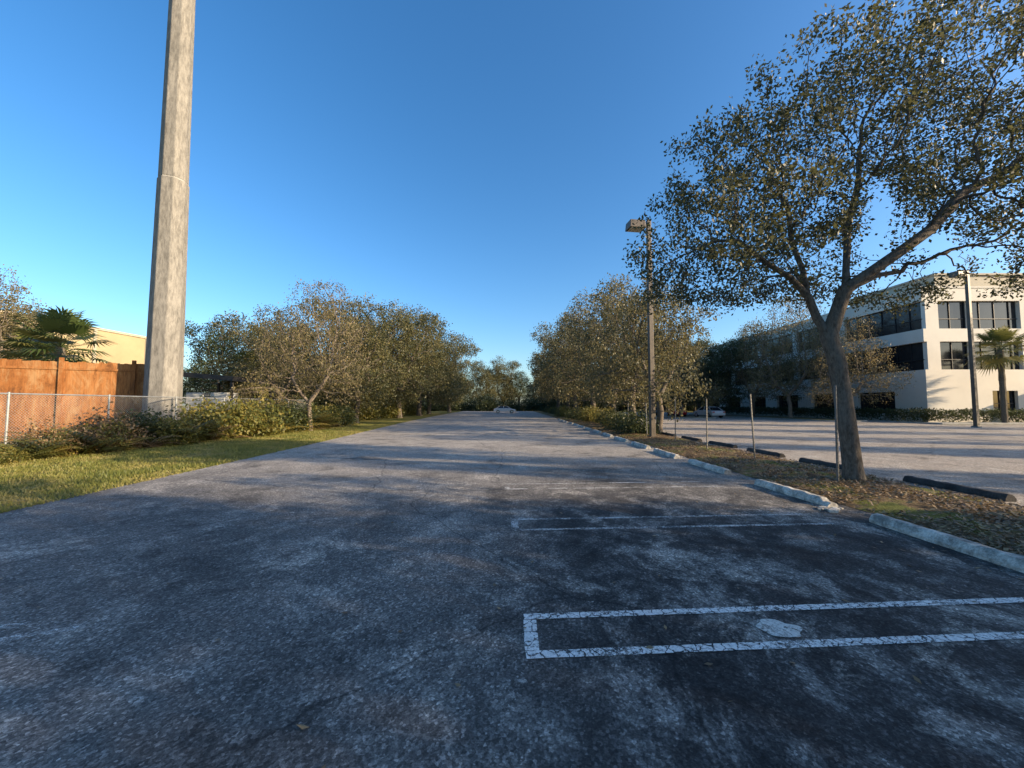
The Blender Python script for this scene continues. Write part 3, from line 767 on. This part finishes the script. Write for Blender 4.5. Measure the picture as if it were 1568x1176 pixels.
# ------------------------------------------------------------------ lamp posts and sign posts
M_bronze = simple_mat('bronze_paint', (.085, .068, .05), .5, .1, .3, 3)
M_lens = simple_mat('lamp_lens', (.5, .46, .36), .3, 0, .1, 3)
def lamp(x, y, H, ang):
    e = empty('parking_lot_lamp', (x, y, 0), ang)
    mb = MB(); s0, s1 = .12, .10
    mb.add([(a*s, b*s, z) for z, s in ((.1, s0), (H, s1)) for a, b in ((-1,-1),(1,-1),(1,1),(-1,1))], [(0,3,2,1),(4,5,6,7),(0,1,5,4),(1,2,6,5),(2,3,7,6),(3,0,4,7)])
    mb.box(-.19, .19, -.19, .19, .1, .16); mb.box(-.11, .11, -.11, .11, H+.002, H+.05); mb.obj('pole', [M_bronze], e, bevel=.012)
    mb = MB(); mb.tube((0, 0, -.05), (0, 0, .1), .3, .29, 16); mb.obj('base', [M_curb], e)
    mb = MB(); mb.box(-.32, -.1, -.05, .05, H-.32, H-.18); mb.obj('arm', [M_bronze], e)
    mb = MB(); z = H-.46
    mb.add([(-1.14,-.32,z),(-.28,-.32,z),(-.28,.32,z),(-1.14,.32,z),(-1.10,-.29,z+.40),(-.32,-.29,z+.40),(-.32,.29,z+.40),(-1.10,.29,z+.40)], [(0,3,2,1),(4,5,6,7),(0,1,5,4),(1,2,6,5),(2,3,7,6),(3,0,4,7)])
    mb.obj('luminaire_housing', [M_bronze], e, bevel=.02)
    mb = MB(); mb.box(-1.05, -.37, -.24, .24, z-.03, z-.002); mb.obj('lens', [M_lens], e)
    return e
lamp(7.05, 19.4, 11.15, R(8))
lamp(34.4, 28.6, 11.8, R(5))
M_post = simple_mat('dull_post_steel', (.12, .12, .115), .6, .3, .3, 6)
def sign_post(x, y, h, tilt=0):
    mb = MB()
    for i in range(int(h/.1)):
        z = i*.1
        mb.box(-.020, -.016, -.012, .014, z, z+.1); mb.box(.016, .020, -.012, .014, z, z+.1)
        mb.box(-.0155, -.006, -.016, -.012, z, z+.1); mb.box(.006, .0155, -.016, -.012, z, z+.1); mb.box(-.006, .006, -.0165, -.0125, z, z+.07)
    o = mb.obj('sign_post', [M_post]); o.location = (x, y, .02); o.rotation_euler = (R(tilt), R(tilt*.7), .3)
for x, y, h, tl in ((6.74, 8.05, 2.15, .6), (7.2, 11.5, 2.0, -1.5), (7.05, 14.0, 1.95, .5), (7.3, 17.3, 1.95, 1), (7.2, 20.6, 1.9, -1), (7.2, 24, 1.9, 1), (7.3, 27.2, 1.9, .5)): sign_post(x, y, h, tl)

# ------------------------------------------------------------------ cars
M_tyre = simple_mat('tyre', (.02, .02, .02), .9); M_rim = simple_mat('rim', (.5, .5, .5), .3, .8)
M_tail = simple_mat('tail_lamp', (.4, .02, .02), .3); M_head = simple_mat('head_lamp', (.7, .7, .68), .2)
def car(x, y, rot, col):
    e = empty('parked_car', (x, y, 0), rot)
    pm = simple_mat('car_paint', col, .25, .1, .03, 1, 0)
    lower = [(-2.25,.32),(-2.28,.62),(-2.2,.9),(-1.5,.98),(-.9,1.0),(.9,.98),(1.3,.92),(2.05,.78),(2.25,.62),(2.27,.34)]
    mb = MB(); n_ = len(lower); vs = []
    for yy_ in (-.9, .9):
        for a, b in lower: vs.append((a, yy_, b))
    mb.add(vs, [tuple(range(n_))[::-1], tuple(range(n_, 2*n_))]+[(i, (i+1) % n_, n_+(i+1) % n_, n_+i) for i in range(n_)])
    mb.obj('body', [pm], e, bevel=.07)
    g = [(-1.75,.97),(-1.05,1.38),(-.3,1.46),(.35,1.42),(1.25,.93)]; mb = MB(); vs = [(a, -.8, b) if b < 1 else (a, -.64, b) for a, b in g]+[(a, .8, b) if b < 1 else (a, .64, b) for a, b in g]
    mb.add(vs, [(4,3,2,1,0),(5,6,7,8,9)]+[(i, i+1, 6+i, 5+i) for i in range(4)]); mb.obj('glasshouse', [M_glass], e)
    mb = MB(); mb.add([(-1.08,-.645,1.385),(-.3,-.645,1.475),(.38,-.645,1.43),(.38,.645,1.43),(-.3,.645,1.475),(-1.08,.645,1.385)], [(0,1,4,5),(1,2,3,4)])
    for sy in (-1, 1):
        for a, b in (((.38, 1.43), (1.27, .95)), ((-1.08, 1.385), (-1.78, .98)), ((-.25, 1.46), (-.25, .98))):
            mb.tube((a[0], sy*.66, a[1]), (b[0], sy*.81, b[1]), .035, .04, 5)
    mb.obj('roof_and_pillars', [pm], e)
    mb = MB()
    for wx in (-1.4, 1.4):
        for sy in (-1, 1):
            mb.tube((wx, sy*.72, .33), (wx, sy*.92, .33), .33, .33, 18, 0); mb.tube((wx, sy*.915, .33), (wx, sy*.935, .33), .21, .2, 12, 1)
    mb.obj('wheels', [M_tyre, M_rim], e)
    mb = MB()
    for sy in (-1, 1): mb.box(-2.3, -2.2, sy*.72-.14, sy*.72+.14, .68, .84, 0); mb.box(2.16, 2.27, sy*.7-.15, sy*.7+.15, .58, .7, 1)
    mb.obj('lights', [M_tail, M_head], e)
car(-1.5, 79, R(3), (.6, .6, .6))
car(24.3, 57, R(80), (.5, .02, .02)); car(26.5, 52, R(95), (.6, .6, .6)); car(58, 30, R(90), (.04, .05, .08)); car(22, 62, R(88), (.1,.1,.11))
print('done')
